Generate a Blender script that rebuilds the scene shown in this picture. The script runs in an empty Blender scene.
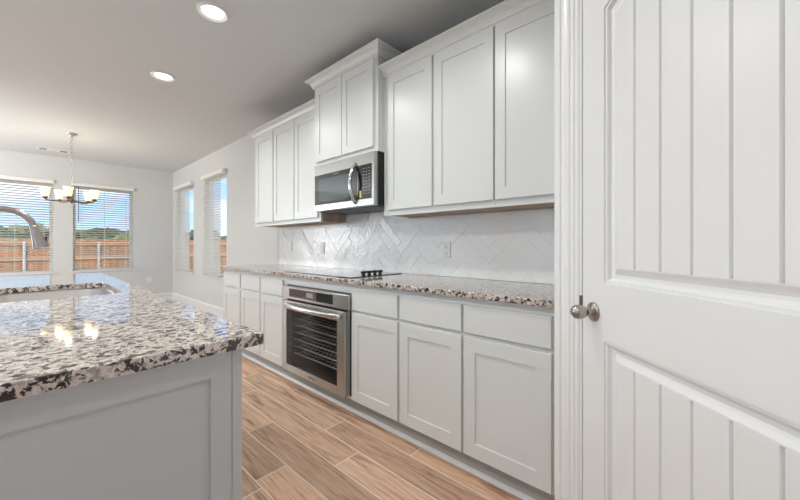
import bpy, bmesh, math, random
from mathutils import Vector, Matrix, noise

random.seed(7)
SC = bpy.context.scene
COL = SC.collection
PI = math.pi
Q = math.sqrt(0.5)

# ------------------------------------------------------------------ camera
EYE, YAW, FPX, HORIZON = 1.1464, 0.8356, 336.39, 245.71
cam_data = bpy.data.cameras.new('camera')
cam_data.sensor_fit = 'HORIZONTAL'
cam_data.sensor_width = 36.0
cam_data.lens = FPX / 800.0 * 36.0
cam_data.shift_y = -(250.0 - HORIZON) / 800.0
cam_data.clip_start = 0.02
cam = bpy.data.objects.new('camera', cam_data)
COL.objects.link(cam)
cam.location = (0, 0, EYE)
cam.rotation_euler = (PI / 2, 0, -YAW)
SC.camera = cam

# ------------------------------------------------------------------ world, sun, daylight, fill lamps, exposure
SC.view_settings.view_transform = 'Standard'
SC.view_settings.look = 'None'
SC.view_settings.gamma = 1.0
SC.view_settings.use_curve_mapping = False
SC.view_settings.exposure = 0.18

world = bpy.data.worlds.new('sky')
SC.world = world
world.use_nodes = True
nt = world.node_tree
nt.nodes.clear()
w_out = nt.nodes.new('ShaderNodeOutputWorld')
w_bg = nt.nodes.new('ShaderNodeBackground')
w_tc = nt.nodes.new('ShaderNodeTexCoord')
w_sep = nt.nodes.new('ShaderNodeSeparateXYZ')
w_ramp = nt.nodes.new('ShaderNodeValToRGB')
w_map = nt.nodes.new('ShaderNodeMapping')
w_noise = nt.nodes.new('ShaderNodeTexNoise')
w_cr = nt.nodes.new('ShaderNodeValToRGB')
w_mix = nt.nodes.new('ShaderNodeMixRGB')
nt.links.new(w_tc.outputs['Generated'], w_sep.inputs[0])
nt.links.new(w_sep.outputs['Z'], w_ramp.inputs[0])
w_ramp.color_ramp.elements[0].position = 0.0
w_ramp.color_ramp.elements[0].color = (0.50, 0.72, 0.95, 1)
w_ramp.color_ramp.elements[1].position = 0.35
w_ramp.color_ramp.elements[1].color = (0.12, 0.32, 0.78, 1)
nt.links.new(w_tc.outputs['Generated'], w_map.inputs[0])
w_map.inputs['Scale'].default_value = (3.0, 3.0, 9.0)
nt.links.new(w_map.outputs[0], w_noise.inputs['Vector'])
w_noise.inputs['Scale'].default_value = 1.3
w_noise.inputs['Detail'].default_value = 6
w_cr.color_ramp.elements[0].position = 0.50
w_cr.color_ramp.elements[0].color = (0, 0, 0, 1)
w_cr.color_ramp.elements[1].position = 0.72
w_cr.color_ramp.elements[1].color = (1, 1, 1, 1)
nt.links.new(w_noise.outputs['Fac'], w_cr.inputs[0])
nt.links.new(w_cr.outputs[0], w_mix.inputs[0])
nt.links.new(w_ramp.outputs[0], w_mix.inputs[1])
w_mix.inputs[2].default_value = (0.95, 0.97, 1.0, 1)
nt.links.new(w_mix.outputs[0], w_bg.inputs[0])
w_bg.inputs[1].default_value = 1.55
nt.links.new(w_bg.outputs[0], w_out.inputs[0])


def lamp(name, kind, loc, energy, color=(1, 1, 1), rot=(0, 0, 0), **kw):
    d = bpy.data.lights.new(name, kind)
    d.energy = energy
    d.color = color
    for k, v in kw.items():
        setattr(d, k, v)
    o = bpy.data.objects.new(name, d)
    o.location = loc
    o.rotation_euler = rot
    COL.objects.link(o)
    return o


sun = lamp('sun', 'SUN', (0, -6, 12), 3.2, (1.0, 0.93, 0.82), (math.radians(48), 0, math.radians(-20)), angle=0.009)
# patio door daylight, then added fill lamps at unseen left and living room windows
lamp('patio_daylight', 'AREA', (-2.35, 8.632 - 0.25, 1.5), 62, (0.945, 0.98, 0.985), (-PI / 2 - math.radians(12), 0, 0), shape='RECTANGLE', size=2.0, size_y=1.4)
lamp('dining_fill', 'AREA', (-3.45, 5.9, 1.40), 150, (0.945, 0.98, 0.985), (0, -PI / 2 - math.radians(12), math.radians(74)), shape='RECTANGLE', size=1.6, size_y=2.4)
lamp('kitchen_fill', 'AREA', (-3.45, 1.6, 1.35), 6, (0.95, 0.98, 1.0), (0, -PI / 2 - math.radians(10), 0), shape='RECTANGLE', size=1.8, size_y=2.6)
lamp('living_fill', 'AREA', (-1.6, -2.65, 1.45), 6, (0.97, 0.98, 1.0), (PI / 2 + math.radians(15), 0, 0), shape='RECTANGLE', size=2.6, size_y=1.8)
CAN_POWER = 8.3

# ------------------------------------------------------------------ helpers: materials


def mat_new(name):
    m = bpy.data.materials.new(name)
    m.use_nodes = True
    n = m.node_tree
    b = n.nodes.get('Principled BSDF')
    return m, n, b


def plain(name, col, rough=0.5, metal=0.0, bump=0.0, bscale=200.0, var=0.0, vscale=6.0, coat=0.0, emit=None, estr=0.0, spec=None, bdist=0.002):
    m, n, b = mat_new(name)
    b.inputs['Base Color'].default_value = (*col, 1)
    b.inputs['Roughness'].default_value = rough
    b.inputs['Metallic'].default_value = metal
    b.inputs['Coat Weight'].default_value = coat
    if spec is not None:
        b.inputs['Specular IOR Level'].default_value = spec
    if emit:
        b.inputs['Emission Color'].default_value = (*emit, 1)
        b.inputs['Emission Strength'].default_value = estr
    tc = n.nodes.new('ShaderNodeTexCoord')
    if var > 0:
        ns = n.nodes.new('ShaderNodeTexNoise')
        ns.inputs['Scale'].default_value = vscale
        ns.inputs['Detail'].default_value = 4
        n.links.new(tc.outputs['Object'], ns.inputs['Vector'])
        r = n.nodes.new('ShaderNodeValToRGB')
        r.color_ramp.elements[0].position = 0.3
        r.color_ramp.elements[1].position = 0.7
        r.color_ramp.elements[0].color = (*[c * (1 - var) for c in col], 1)
        r.color_ramp.elements[1].color = (*[min(1, c * (1 + var)) for c in col], 1)
        n.links.new(ns.outputs['Fac'], r.inputs[0])
        n.links.new(r.outputs[0], b.inputs['Base Color'])
    if bump > 0:
        nb = n.nodes.new('ShaderNodeTexNoise')
        nb.inputs['Scale'].default_value = bscale
        nb.inputs['Detail'].default_value = 3
        n.links.new(tc.outputs['Object'], nb.inputs['Vector'])
        bp = n.nodes.new('ShaderNodeBump')
        bp.inputs['Strength'].default_value = bump
        bp.inputs['Distance'].default_value = bdist
        n.links.new(nb.outputs['Fac'], bp.inputs['Height'])
        n.links.new(bp.outputs[0], b.inputs['Normal'])
    return m


def steel(name, col=(0.6, 0.59, 0.57), rough=0.28, stretch=(1, 1, 60)):
    m, n, b = mat_new(name)
    b.inputs['Base Color'].default_value = (*col, 1)
    b.inputs['Metallic'].default_value = 1.0
    tc = n.nodes.new('ShaderNodeTexCoord')
    mp = n.nodes.new('ShaderNodeMapping')
    mp.inputs['Scale'].default_value = stretch
    ns = n.nodes.new('ShaderNodeTexNoise')
    ns.inputs['Scale'].default_value = 12
    n.links.new(tc.outputs['Object'], mp.inputs[0])
    n.links.new(mp.outputs[0], ns.inputs['Vector'])
    mr = n.nodes.new('ShaderNodeMapRange')
    mr.inputs['To Min'].default_value = rough - 0.015
    mr.inputs['To Max'].default_value = rough + 0.02
    n.links.new(ns.outputs['Fac'], mr.inputs[0])
    n.links.new(mr.outputs[0], b.inputs['Roughness'])
    return m


def granite(name):
    m, n, b = mat_new(name)
    tc = n.nodes.new('ShaderNodeTexCoord')
    nw = n.nodes.new('ShaderNodeTexNoise'); nw.inputs['Scale'].default_value = 60; nw.inputs['Detail'].default_value = 3
    n.links.new(tc.outputs['Object'], nw.inputs['Vector'])
    add = n.nodes.new('ShaderNodeMixRGB'); add.blend_type = 'ADD'; add.inputs[0].default_value = 0.02
    n.links.new(tc.outputs['Object'], add.inputs[1]); n.links.new(nw.outputs['Color'], add.inputs[2])
    # feldspar crystals, cream to pinkish grey
    v1 = n.nodes.new('ShaderNodeTexVoronoi'); v1.inputs['Scale'].default_value = 130
    n.links.new(add.outputs[0], v1.inputs['Vector'])
    sp = n.nodes.new('ShaderNodeSeparateXYZ'); n.links.new(v1.outputs['Color'], sp.inputs[0])
    r1 = n.nodes.new('ShaderNodeValToRGB')
    e = r1.color_ramp.elements
    e[0].position = 0.0; e[0].color = (0.42, 0.34, 0.29, 1)
    e[1].position = 1.0; e[1].color = (0.30, 0.27, 0.25, 1)
    for p, c in ((0.25, (0.68, 0.57, 0.49, 1)), (0.5, (0.74, 0.66, 0.59, 1)), (0.7, (0.52, 0.44, 0.39, 1)), (0.85, (0.62, 0.58, 0.55, 1))):
        k = e.new(p); k.color = c
    n.links.new(sp.outputs[0], r1.inputs[0])

    def blot(scale, lo, hi, dist, amount=1.0):
        q = n.nodes.new('ShaderNodeTexNoise'); q.inputs['Scale'].default_value = scale; q.inputs['Detail'].default_value = 4
        q.inputs['Roughness'].default_value = 0.6; q.inputs['Distortion'].default_value = dist
        n.links.new(add.outputs[0], q.inputs['Vector'])
        r = n.nodes.new('ShaderNodeValToRGB')
        r.color_ramp.elements[0].position = lo; r.color_ramp.elements[0].color = (0, 0, 0, 1)
        r.color_ramp.elements[1].position = hi; r.color_ramp.elements[1].color = (amount, amount, amount, 1)
        n.links.new(q.outputs['Fac'], r.inputs[0])
        return r

    def over(base, fac, col):
        x = n.nodes.new('ShaderNodeMixRGB')
        n.links.new(fac.outputs[0], x.inputs[0]); n.links.new(base.outputs[0], x.inputs[1])
        x.inputs[2].default_value = (*col, 1)
        return x
    c = over(r1, blot(20, 0.52, 0.66, 0.3, 0.4), (0.40, 0.345, 0.315))
    c = over(c, blot(55, 0.50, 0.55, 0.8, 0.8), (0.20, 0.16, 0.14))
    c = over(c, blot(55, 0.525, 0.56, 0.8), (0.024, 0.02, 0.02))
    n.links.new(c.outputs[0], b.inputs['Base Color'])
    b.inputs['Roughness'].default_value = 0.05
    b.inputs['Specular IOR Level'].default_value = 1.0
    return m


def floor_wood(name):
    m, n, b = mat_new(name)
    tc = n.nodes.new('ShaderNodeTexCoord')
    at = n.nodes.new('ShaderNodeAttribute'); at.attribute_name = 'plank'
    sep = n.nodes.new('ShaderNodeSeparateXYZ'); n.links.new(at.outputs['Vector'], sep.inputs[0])
    mul = n.nodes.new('ShaderNodeVectorMath'); mul.operation = 'SCALE'; mul.inputs['Scale'].default_value = 37.0
    n.links.new(at.outputs['Vector'], mul.inputs[0])
    ad = n.nodes.new('ShaderNodeVectorMath'); ad.operation = 'ADD'
    n.links.new(tc.outputs['Object'], ad.inputs[0]); n.links.new(mul.outputs[0], ad.inputs[1])
    mp = n.nodes.new('ShaderNodeMapping'); mp.inputs['Scale'].default_value = (13, 0.9, 1)
    n.links.new(ad.outputs[0], mp.inputs[0])
    g = n.nodes.new('ShaderNodeTexNoise'); g.inputs['Scale'].default_value = 2.0; g.inputs['Detail'].default_value = 10; g.inputs['Roughness'].default_value = 0.70; g.inputs['Distortion'].default_value = 0.9
    n.links.new(mp.outputs[0], g.inputs['Vector'])
    r = n.nodes.new('ShaderNodeValToRGB')
    e = r.color_ramp.elements
    e[0].position = 0.32; e[0].color = (0.20, 0.115, 0.075, 1)
    e[1].position = 0.72; e[1].color = (0.70, 0.53, 0.41, 1)
    k = e.new(0.47); k.color = (0.53, 0.36, 0.255, 1)
    n.links.new(g.outputs['Fac'], r.inputs[0])
    # fine fibres along the plank
    mp2 = n.nodes.new('ShaderNodeMapping'); mp2.inputs['Scale'].default_value = (95, 3.0, 1)
    n.links.new(ad.outputs[0], mp2.inputs[0])
    wv = n.nodes.new('ShaderNodeTexNoise'); wv.inputs['Scale'].default_value = 2.0; wv.inputs['Detail'].default_value = 5; wv.inputs['Distortion'].default_value = 0.4
    n.links.new(mp2.outputs[0], wv.inputs['Vector'])
    rf = n.nodes.new('ShaderNodeValToRGB')
    rf.color_ramp.elements[0].position = 0.35; rf.color_ramp.elements[0].color = (0.62, 0.58, 0.55, 1)
    rf.color_ramp.elements[1].position = 0.62; rf.color_ramp.elements[1].color = (1.05, 1.04, 1.03, 1)
    n.links.new(wv.outputs['Fac'], rf.inputs[0])
    mw = n.nodes.new('ShaderNodeMixRGB'); mw.blend_type = 'MULTIPLY'; mw.inputs[0].default_value = 0.8
    n.links.new(r.outputs[0], mw.inputs[1]); n.links.new(rf.outputs[0], mw.inputs[2])
    # tint by plank
    rt = n.nodes.new('ShaderNodeValToRGB')
    e = rt.color_ramp.elements
    e[0].color = (0.88, 0.81, 0.77, 1); e[1].color = (1.40, 1.30, 1.22, 1)
    k = e.new(0.5); k.color = (1.16, 1.12, 1.11, 1)
    n.links.new(sep.outputs[0], rt.inputs[0])
    mt = n.nodes.new('ShaderNodeMixRGB'); mt.blend_type = 'MULTIPLY'; mt.inputs[0].default_value = 1.0
    n.links.new(mw.outputs[0], mt.inputs[1]); n.links.new(rt.outputs[0], mt.inputs[2])
    n.links.new(mt.outputs[0], b.inputs['Base Color'])
    b.inputs['Roughness'].default_value = 0.42
    bp = n.nodes.new('ShaderNodeBump'); bp.inputs['Strength'].default_value = 0.12; bp.inputs['Distance'].default_value = 0.003
    n.links.new(g.outputs['Fac'], bp.inputs['Height']); n.links.new(bp.outputs[0], b.inputs['Normal'])
    return m


def pane_glass(name, tint=(1, 1, 1), refl_rough=0.0, ior=1.45):
    m, n, b = mat_new(name)
    n.nodes.remove(b)
    out = n.nodes.get('Material Output')
    t = n.nodes.new('ShaderNodeBsdfTransparent'); t.inputs[0].default_value = (*tint, 1)
    g = n.nodes.new('ShaderNodeBsdfGlossy'); g.inputs['Roughness'].default_value = refl_rough
    ge = n.nodes.new('ShaderNodeNewGeometry')
    inv = n.nodes.new('ShaderNodeMath'); inv.operation = 'SUBTRACT'; inv.inputs[0].default_value = 1.0
    ml = n.nodes.new('ShaderNodeMath'); ml.operation = 'MULTIPLY'
    f = n.nodes.new('ShaderNodeFresnel'); f.inputs[0].default_value = ior
    x = n.nodes.new('ShaderNodeMixShader')
    n.links.new(ge.outputs['Backfacing'], inv.inputs[1]); n.links.new(f.outputs[0], ml.inputs[0]); n.links.new(inv.outputs[0], ml.inputs[1])
    n.links.new(ml.outputs[0], x.inputs[0]); n.links.new(t.outputs[0], x.inputs[1]); n.links.new(g.outputs[0], x.inputs[2])
    n.links.new(x.outputs[0], out.inputs['Surface'])
    return m


def leafy(name, c0, c1):
    m, n, b = mat_new(name)
    tc = n.nodes.new('ShaderNodeTexCoord')
    ns = n.nodes.new('ShaderNodeTexNoise'); ns.inputs['Scale'].default_value = 3.5; ns.inputs['Detail'].default_value = 6
    n.links.new(tc.outputs['Object'], ns.inputs['Vector'])
    r = n.nodes.new('ShaderNodeValToRGB')
    r.color_ramp.elements[0].position = 0.35; r.color_ramp.elements[0].color = (*c0, 1)
    r.color_ramp.elements[1].position = 0.65; r.color_ramp.elements[1].color = (*c1, 1)
    n.links.new(ns.outputs['Fac'], r.inputs[0]); n.links.new(r.outputs[0], b.inputs['Base Color'])
    b.inputs['Roughness'].default_value = 0.8
    return m


def timber(name, c0, c1, scale=(6, 6, 0.6)):
    m, n, b = mat_new(name)
    tc = n.nodes.new('ShaderNodeTexCoord')
    mp = n.nodes.new('ShaderNodeMapping'); mp.inputs['Scale'].default_value = scale
    ns = n.nodes.new('ShaderNodeTexNoise'); ns.inputs['Scale'].default_value = 1.5; ns.inputs['Detail'].default_value = 6
    n.links.new(tc.outputs['Object'], mp.inputs[0]); n.links.new(mp.outputs[0], ns.inputs['Vector'])
    r = n.nodes.new('ShaderNodeValToRGB')
    r.color_ramp.elements[0].position = 0.35; r.color_ramp.elements[0].color = (*c0, 1)
    r.color_ramp.elements[1].position = 0.65; r.color_ramp.elements[1].color = (*c1, 1)
    n.links.new(ns.outputs['Fac'], r.inputs[0]); n.links.new(r.outputs[0], b.inputs['Base Color'])
    b.inputs['Roughness'].default_value = 0.75
    return m


M_WALL = plain('wall_paint', (0.65, 0.65, 0.63), 0.6, bump=0.12, bscale=260)
M_CEIL = plain('ceiling_paint', (0.66, 0.685, 0.69), 0.75, bump=0.25, bscale=120)
M_TRIM = plain('trim_paint', (0.80, 0.80, 0.79), 0.32)
M_CAB = plain('cabinet_paint', (0.705, 0.715, 0.70), 0.30, spec=0.5)
M_TOE_SHADED = plain('shaded_toe_paint', (0.42, 0.43, 0.42), 0.45)  # cabinet grey darkened, so the recess's shade sits in the colour
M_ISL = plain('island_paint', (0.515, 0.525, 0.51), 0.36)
M_DOOR = plain('door_paint', (0.79, 0.79, 0.785), 0.30)
M_RAW = timber('bare_maple', (0.40, 0.30, 0.23), (0.50, 0.39, 0.31))
M_DARK_TOP = timber('dark_unseen_top', (0.16, 0.11, 0.08), (0.24, 0.17, 0.12))  # unseen cabinet tops, added dark to cut bounce onto the ceiling
M_GRAN = granite('speckled_granite')
M_STEEL = steel('brushed_steel', (0.52, 0.525, 0.515), 0.24, (1, 60, 1))
M_SSINK = steel('sink_steel', (0.82, 0.78, 0.74), 0.36, (1, 1, 40))
M_CHROME = plain('polished_steel', (0.72, 0.71, 0.70), 0.1, 1.0)
M_NICKEL = plain('satin_nickel', (0.42, 0.39, 0.36), 0.27, 1.0)
M_BRONZE = plain('aged_bronze', (0.20, 0.15, 0.11), 0.4, 0.8)
M_SILVER = plain('brushed_silver', (0.55, 0.54, 0.52), 0.35, 0.9)
M_BLACKG = plain('black_glass', (0.008, 0.009, 0.010), 0.04, coat=0.3)
M_COOK = plain('cooktop_glass', (0.01, 0.011, 0.012), 0.03, coat=0.4)
M_BLACK = plain('black_plastic', (0.012, 0.012, 0.012), 0.4)
M_DARK = plain('dark_enamel', (0.045, 0.045, 0.048), 0.4)
M_MESHF = plain('grease_filter', (0.16, 0.15, 0.15), 0.45, 0.6)
M_RACK = plain('rack_wire', (0.75, 0.75, 0.74), 0.4, 0.3)
M_OVENPANE = pane_glass('oven_pane', (0.72, 0.72, 0.73), 0.02, 1.3)
M_PRINT = plain('grey_print', (0.30, 0.31, 0.32), 0.5)
M_YELLOW = plain('yellow_sticker', (0.75, 0.55, 0.08), 0.5)
M_TILE = plain('glazed_tile', (0.86, 0.86, 0.855), 0.035, bump=1.0, bscale=32, spec=0.6, bdist=0.0036)
M_GROUT = plain('grout', (0.76, 0.755, 0.75), 0.8)
M_FLOOR = floor_wood('wood_look_tile')
M_FGROUT = plain('floor_grout', (0.82, 0.71, 0.61), 0.8)
M_PLATE = plain('white_plastic', (0.80, 0.80, 0.79), 0.35)
M_SLOT = plain('outlet_slot', (0.12, 0.12, 0.12), 0.5)
M_SLAT = plain('blind_slat', (0.84, 0.81, 0.75), 0.4)
_n = M_SLAT.node_tree
_t = _n.nodes.new('ShaderNodeBsdfTranslucent'); _t.inputs[0].default_value = (0.80, 0.74, 0.62, 1)
_x = _n.nodes.new('ShaderNodeMixShader'); _x.inputs[0].default_value = 0.35
_n.links.new(_n.nodes['Principled BSDF'].outputs[0], _x.inputs[1]); _n.links.new(_t.outputs[0], _x.inputs[2])
_n.links.new(_x.outputs[0], _n.nodes['Material Output'].inputs['Surface'])
M_VALANCE = plain('blind_valance', (0.83, 0.81, 0.77), 0.4)
M_CORD = plain('blind_cord', (0.75, 0.73, 0.68), 0.8)
M_WAND = plain('dark_wand', (0.10, 0.11, 0.14), 0.4)
M_VINYL = plain('window_vinyl', (0.86, 0.83, 0.77), 0.4)
M_PANE = pane_glass('window_glass')
M_FENCE = timber('cedar_boards', (0.33, 0.145, 0.06), (0.58, 0.30, 0.145), (9, 9, 0.5))
M_RAIL = timber('cedar_rail', (0.42, 0.22, 0.11), (0.62, 0.38, 0.22), (0.5, 9, 9))
M_POST = plain('galvanised_post', (0.70, 0.70, 0.69), 0.45, 0.3)
M_GRASS = plain('dry_grass', (0.28, 0.25, 0.11), 0.9, var=0.4, vscale=1.5)
M_TRUNK = plain('bark', (0.14, 0.10, 0.07), 0.9)
M_LEAF = [leafy('leaf_dark', (0.035, 0.06, 0.022), (0.10, 0.14, 0.05)), leafy('leaf_olive', (0.08, 0.10, 0.03), (0.20, 0.23, 0.08)), leafy('leaf_pale', (0.14, 0.16, 0.06), (0.32, 0.33, 0.14))]
M_LAMP = plain('lamp_diffuser', (0.9, 0.9, 0.9), 0.4, emit=(1.0, 0.97, 0.92), estr=6.0)
M_SHADE = plain('frosted_shade', (0.85, 0.78, 0.66), 0.35, emit=(1.0, 0.74, 0.42), estr=0.95)
M_BULB = plain('lit_bulb', (1, 1, 1), 0.3, emit=(1.0, 0.86, 0.62), estr=9.0)

# ------------------------------------------------------------------ helpers: objects
ORIGIN = {}


def put(o, label=None, cat=None, group=None, kind=None):
    if label: o['label'] = label
    if cat: o['category'] = cat
    if group: o['group'] = group
    if kind: o['kind'] = kind
    return o


def thing(name, label, cat, loc=(0, 0, 0), group=None, kind=None):
    o = bpy.data.objects.new(name, None)
    o.empty_display_size = 0.05
    COL.objects.link(o)
    o.location = loc
    ORIGIN[o] = Vector(loc)
    return put(o, label, cat, group, kind)


def obj(name, bm, mat, parent=None, smooth=False, label=None, autos=None):
    """link a bmesh built in world coordinates as one mesh object"""
    bmesh.ops.recalc_face_normals(bm, faces=bm.faces[:])
    off = ORIGIN.get(parent, Vector((0, 0, 0))) if parent else None
    if parent is None:
        xs = [v.co for v in bm.verts]
        lo = Vector((min(c.x for c in xs), min(c.y for c in xs), min(c.z for c in xs)))
        hi = Vector((max(c.x for c in xs), max(c.y for c in xs), max(c.z for c in xs)))
        off = Vector(((lo.x + hi.x) / 2, (lo.y + hi.y) / 2, lo.z))
    bmesh.ops.translate(bm, verts=bm.verts[:], vec=-off)
    me = bpy.data.meshes.new(name)
    bm.to_mesh(me)
    bm.free()
    for m in (mat if isinstance(mat, (list, tuple)) else [mat]):
        me.materials.append(m)
    if smooth:
        for p in me.polygons: p.use_smooth = True
        if autos:
            me.set_sharp_from_angle(angle=math.radians(autos))
    o = bpy.data.objects.new(name, me)
    COL.objects.link(o)
    if parent is not None:
        o.parent = parent
        ORIGIN[o] = off
    else:
        o.location = off
        ORIGIN[o] = off
    if label: o['label'] = label
    return o


def B():
    return bmesh.new()


def box(bm, x0, x1, y0, y1, z0, z1, bev=0.0, segs=2):
    vs = [bm.verts.new((x, y, z)) for x in (x0, x1) for y in (y0, y1) for z in (z0, z1)]
    idx = [(0, 1, 3, 2), (4, 6, 7, 5), (0, 4, 5, 1), (2, 3, 7, 6), (0, 2, 6, 4), (1, 5, 7, 3)]
    fs = [bm.faces.new([vs[i] for i in f]) for f in idx]
    if bev > 0:
        es = list({e for f in fs for e in f.edges})
        bmesh.ops.bevel(bm, geom=es, offset=bev, segments=segs, affect='EDGES', profile=0.5)
    return bm


def bx(*a, **k):
    return box(B(), *a, **k)


# maps from (along, up, depth) to the world
def map_right(a, b, d): return (d, a, b)            # faces looking to -x : a = y, d = x
def map_end(a, b, d): return (a, d, b)              # faces looking to -y : a = x, d = y
def map_diag(a, b, d): return (Q * a + Q * d, Q * a - Q * d, b)   # the corner pantry wall : a = s, d = n


def rings(bm, mp, rs, cap0=True, cap1=True):
    """loft rectangles (a0, a1, b0, b1, d)"""
    loops = []
    for a0, a1, b0, b1, d in rs:
        loops.append([bm.verts.new(mp(a, b, d)) for a, b in ((a0, b0), (a1, b0), (a1, b1), (a0, b1))])
    for p, q in zip(loops, loops[1:]):
        for i in range(4):
            j = (i + 1) % 4
            bm.faces.new((p[i], p[j], q[j], q[i]))
    if cap0: bm.faces.new(loops[0])
    if cap1: bm.faces.new(loops[-1])
    return bm


def shaker(mp, a0, a1, b0, b1, front, thick=0.019, stile=0.057, deep=0.007, rail=None, sgn=1):
    rail = rail or stile
    bm = B()
    e = 0.0015
    rings(bm, mp, [(a0, a1, b0, b1, front + thick * sgn), (a0, a1, b0, b1, front + e * sgn), (a0 + e, a1 - e, b0 + e, b1 - e, front),
                   (a0 + stile, a1 - stile, b0 + rail, b1 - rail, front),
                   (a0 + stile + 0.0015, a1 - stile - 0.0015, b0 + rail + 0.0015, b1 - rail - 0.0015, front + deep * sgn)])
    return bm


def slab_front(mp, a0, a1, b0, b1, front, thick=0.019, e=0.0025):
    return rings(B(), mp, [(a0, a1, b0, b1, front + thick), (a0, a1, b0, b1, front + e), (a0 + e, a1 - e, b0 + e, b1 - e, front)])


def tube(bm, pts, r, n=12, caps=True):
    pts = [Vector(p) for p in pts]
    rs = r if isinstance(r, (list, tuple)) else [r] * len(pts)
    prev = None
    loops = []
    for i, p in enumerate(pts):
        t = (pts[min(i + 1, len(pts) - 1)] - pts[max(i - 1, 0)]).normalized()
        if prev is None:
            u = t.orthogonal().normalized()
        else:
            u = (prev - t * prev.dot(t)).normalized()
        prev = u
        v = t.cross(u)
        loops.append([bm.verts.new(p + (u * math.cos(2 * PI * k / n) + v * math.sin(2 * PI * k / n)) * rs[i]) for k in range(n)])
    for p, q in zip(loops, loops[1:]):
        for k in range(n):
            j = (k + 1) % n
            bm.faces.new((p[k], p[j], q[j], q[k]))
    if caps:
        bm.faces.new(loops[0]); bm.faces.new(loops[-1])
    return bm


def lathe(bm, prof, c, axis=(0, 0, 1), n=24, cap=True):
    """profile of (radius, height) about an axis through c"""
    ax = Vector(axis).normalized()
    u = ax.orthogonal().normalized(); v = ax.cross(u)
    c = Vector(c)
    loops = []
    for r, h in prof:
        loops.append([bm.verts.new(c + ax * h + (u * math.cos(2 * PI * k / n) + v * math.sin(2 * PI * k / n)) * max(r, 1e-4)) for k in range(n)])
    for p, q in zip(loops, loops[1:]):
        for k in range(n):
            j = (k + 1) % n
            bm.faces.new((p[k], p[j], q[j], q[k]))
    if cap:
        bm.faces.new(loops[0]); bm.faces.new(loops[-1])
    return bm


def sweep(bm, path, prof, mp=None, closed_ends=True):
    """sweep profile (outward, height) along a plan path with mitred corners; outward is to the right-hand side of the travel"""
    mp = mp or (lambda x, y, z: (x, y, z))
    P = [Vector(p) for p in path]
    loops = []
    for i, p in enumerate(P):
        ns = []
        if i > 0:
            t = (p - P[i - 1]).normalized(); ns.append(Vector((t.y, -t.x)))
        if i < len(P) - 1:
            t = (P[i + 1] - p).normalized(); ns.append(Vector((t.y, -t.x)))
        if len(ns) == 2:
            m = (ns[0] + ns[1]).normalized()
            m = m / max(0.2, m.dot(ns[0]))
        else:
            m = ns[0]
        loops.append([bm.verts.new(mp(p.x + m.x * o, p.y + m.y * o, h)) for o, h in prof])
    k = len(prof)
    for a, b in zip(loops, loops[1:]):
        for i in range(k):
            j = (i + 1) % k
            bm.faces.new((a[i], a[j], b[j], b[i]))
    if closed_ends:
        bm.faces.new(loops[0]); bm.faces.new(loops[-1])
    return bm


def sheet_with_holes(bm, outer, holes, place):
    """fill a flat outline with holes; returns nothing, place(x, y) gives the 3-D point"""
    es = []
    for loop in [outer] + holes:
        vs = [bm.verts.new(place(*p)) for p in loop]
        for i in range(len(vs)):
            es.append(bm.edges.new((vs[i], vs[(i + 1) % len(vs)])))
    bmesh.ops.triangle_fill(bm, use_beauty=True, use_dissolve=False, edges=es)


def lettering(body, size, mat, parent, name, loc, mp_axes):
    """real lettering as a mesh: mp_axes = (along vector, up vector)"""
    c = bpy.data.curves.new(name, 'FONT')
    c.body = body; c.size = size; c.align_x = 'CENTER'; c.align_y = 'CENTER'; c.extrude = 0.0002
    t = bpy.data.objects.new(name, c)
    COL.objects.link(t)
    dg = bpy.context.evaluated_depsgraph_get()
    me = bpy.data.meshes.new_from_object(t.evaluated_get(dg))
    bpy.data.objects.remove(t)
    bm = B(); bm.from_mesh(me)
    bpy.data.meshes.remove(me)
    a, u = Vector(mp_axes[0]), Vector(mp_axes[1])
    w = a.cross(u)
    L = Vector(loc)
    for v in bm.verts:
        v.co = L + a * v.co.x + u * v.co.y + w * v.co.z
    return obj(name, bm, mat, parent)


def rrect(x0, x1, y0, y1, r, n=8):
    out = []
    for cx, cy, a0 in ((x1 - r, y1 - r, 0), (x0 + r, y1 - r, PI / 2), (x0 + r, y0 + r, PI), (x1 - r, y0 + r, 1.5 * PI)):
        for k in range(n + 1):
            a = a0 + PI / 2 * k / n
            out.append((cx + r * math.cos(a), cy + r * math.sin(a)))
    return out


# ------------------------------------------------------------------ dimensions
FL = -0.045                                # floor level
XW, YF, ZC = 2.127, 8.632, 2.743          # cabinet wall, far wall, ceiling
XL, YB = -3.6, -2.8                       # left wall, back wall
BASE_FRAME, BASE_DOOR = 1.514, 1.495
TOE_X = 1.575
UP_FRAME, UP_DOOR = 1.821, 1.802
MID_FRAME, MID_DOOR = 1.756, 1.737
Y_END = 0.455                             # where the cabinets stop at the pantry
N_WALL, S_CORNER, S_END = 0.718, 1.345, 0.13

# ------------------------------------------------------------------ floor, ceiling, walls
bm = B()
rndl = bm.faces.layers.float_vector.new('plank')
W, L, G = 0.1702, 1.268, 0.0030
phase = {0: 1.236, -1: 1.818, -2: 1.481, -3: 2.161, -4: 1.683}
rows = []
for r in range(-32, 6):
    x0 = 1.453 + r * W
    if x0 > 2.13 or x0 + W < XL: continue
    ph = phase.get(r, random.uniform(0, L))
    k0 = math.floor((YB - ph) / L) - 1
    y = ph + k0 * L
    while y < YF:
        a, b_ = max(y, YB), min(y + L, YF)
        if b_ - a > 0.02:
            xa, xb = max(x0 + G, XL), min(x0 + W - G, XW)
            if xb - xa > 0.01:
                vs = [bm.verts.new(p) for p in ((xa, a + G, FL), (xb, a + G, FL), (xb, b_ - G, FL), (xa, b_ - G, FL))]
                f = bm.faces.new(vs)
                f[rndl] = (random.random(), random.random(), random.random())
                f.material_index = 0
        y += L
f = bm.faces.new([bm.verts.new(p) for p in ((XL, YB, FL - 0.0012), (XW, YB, FL - 0.0012), (XW, YF, FL - 0.0012), (XL, YF, FL - 0.0012))])
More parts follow.
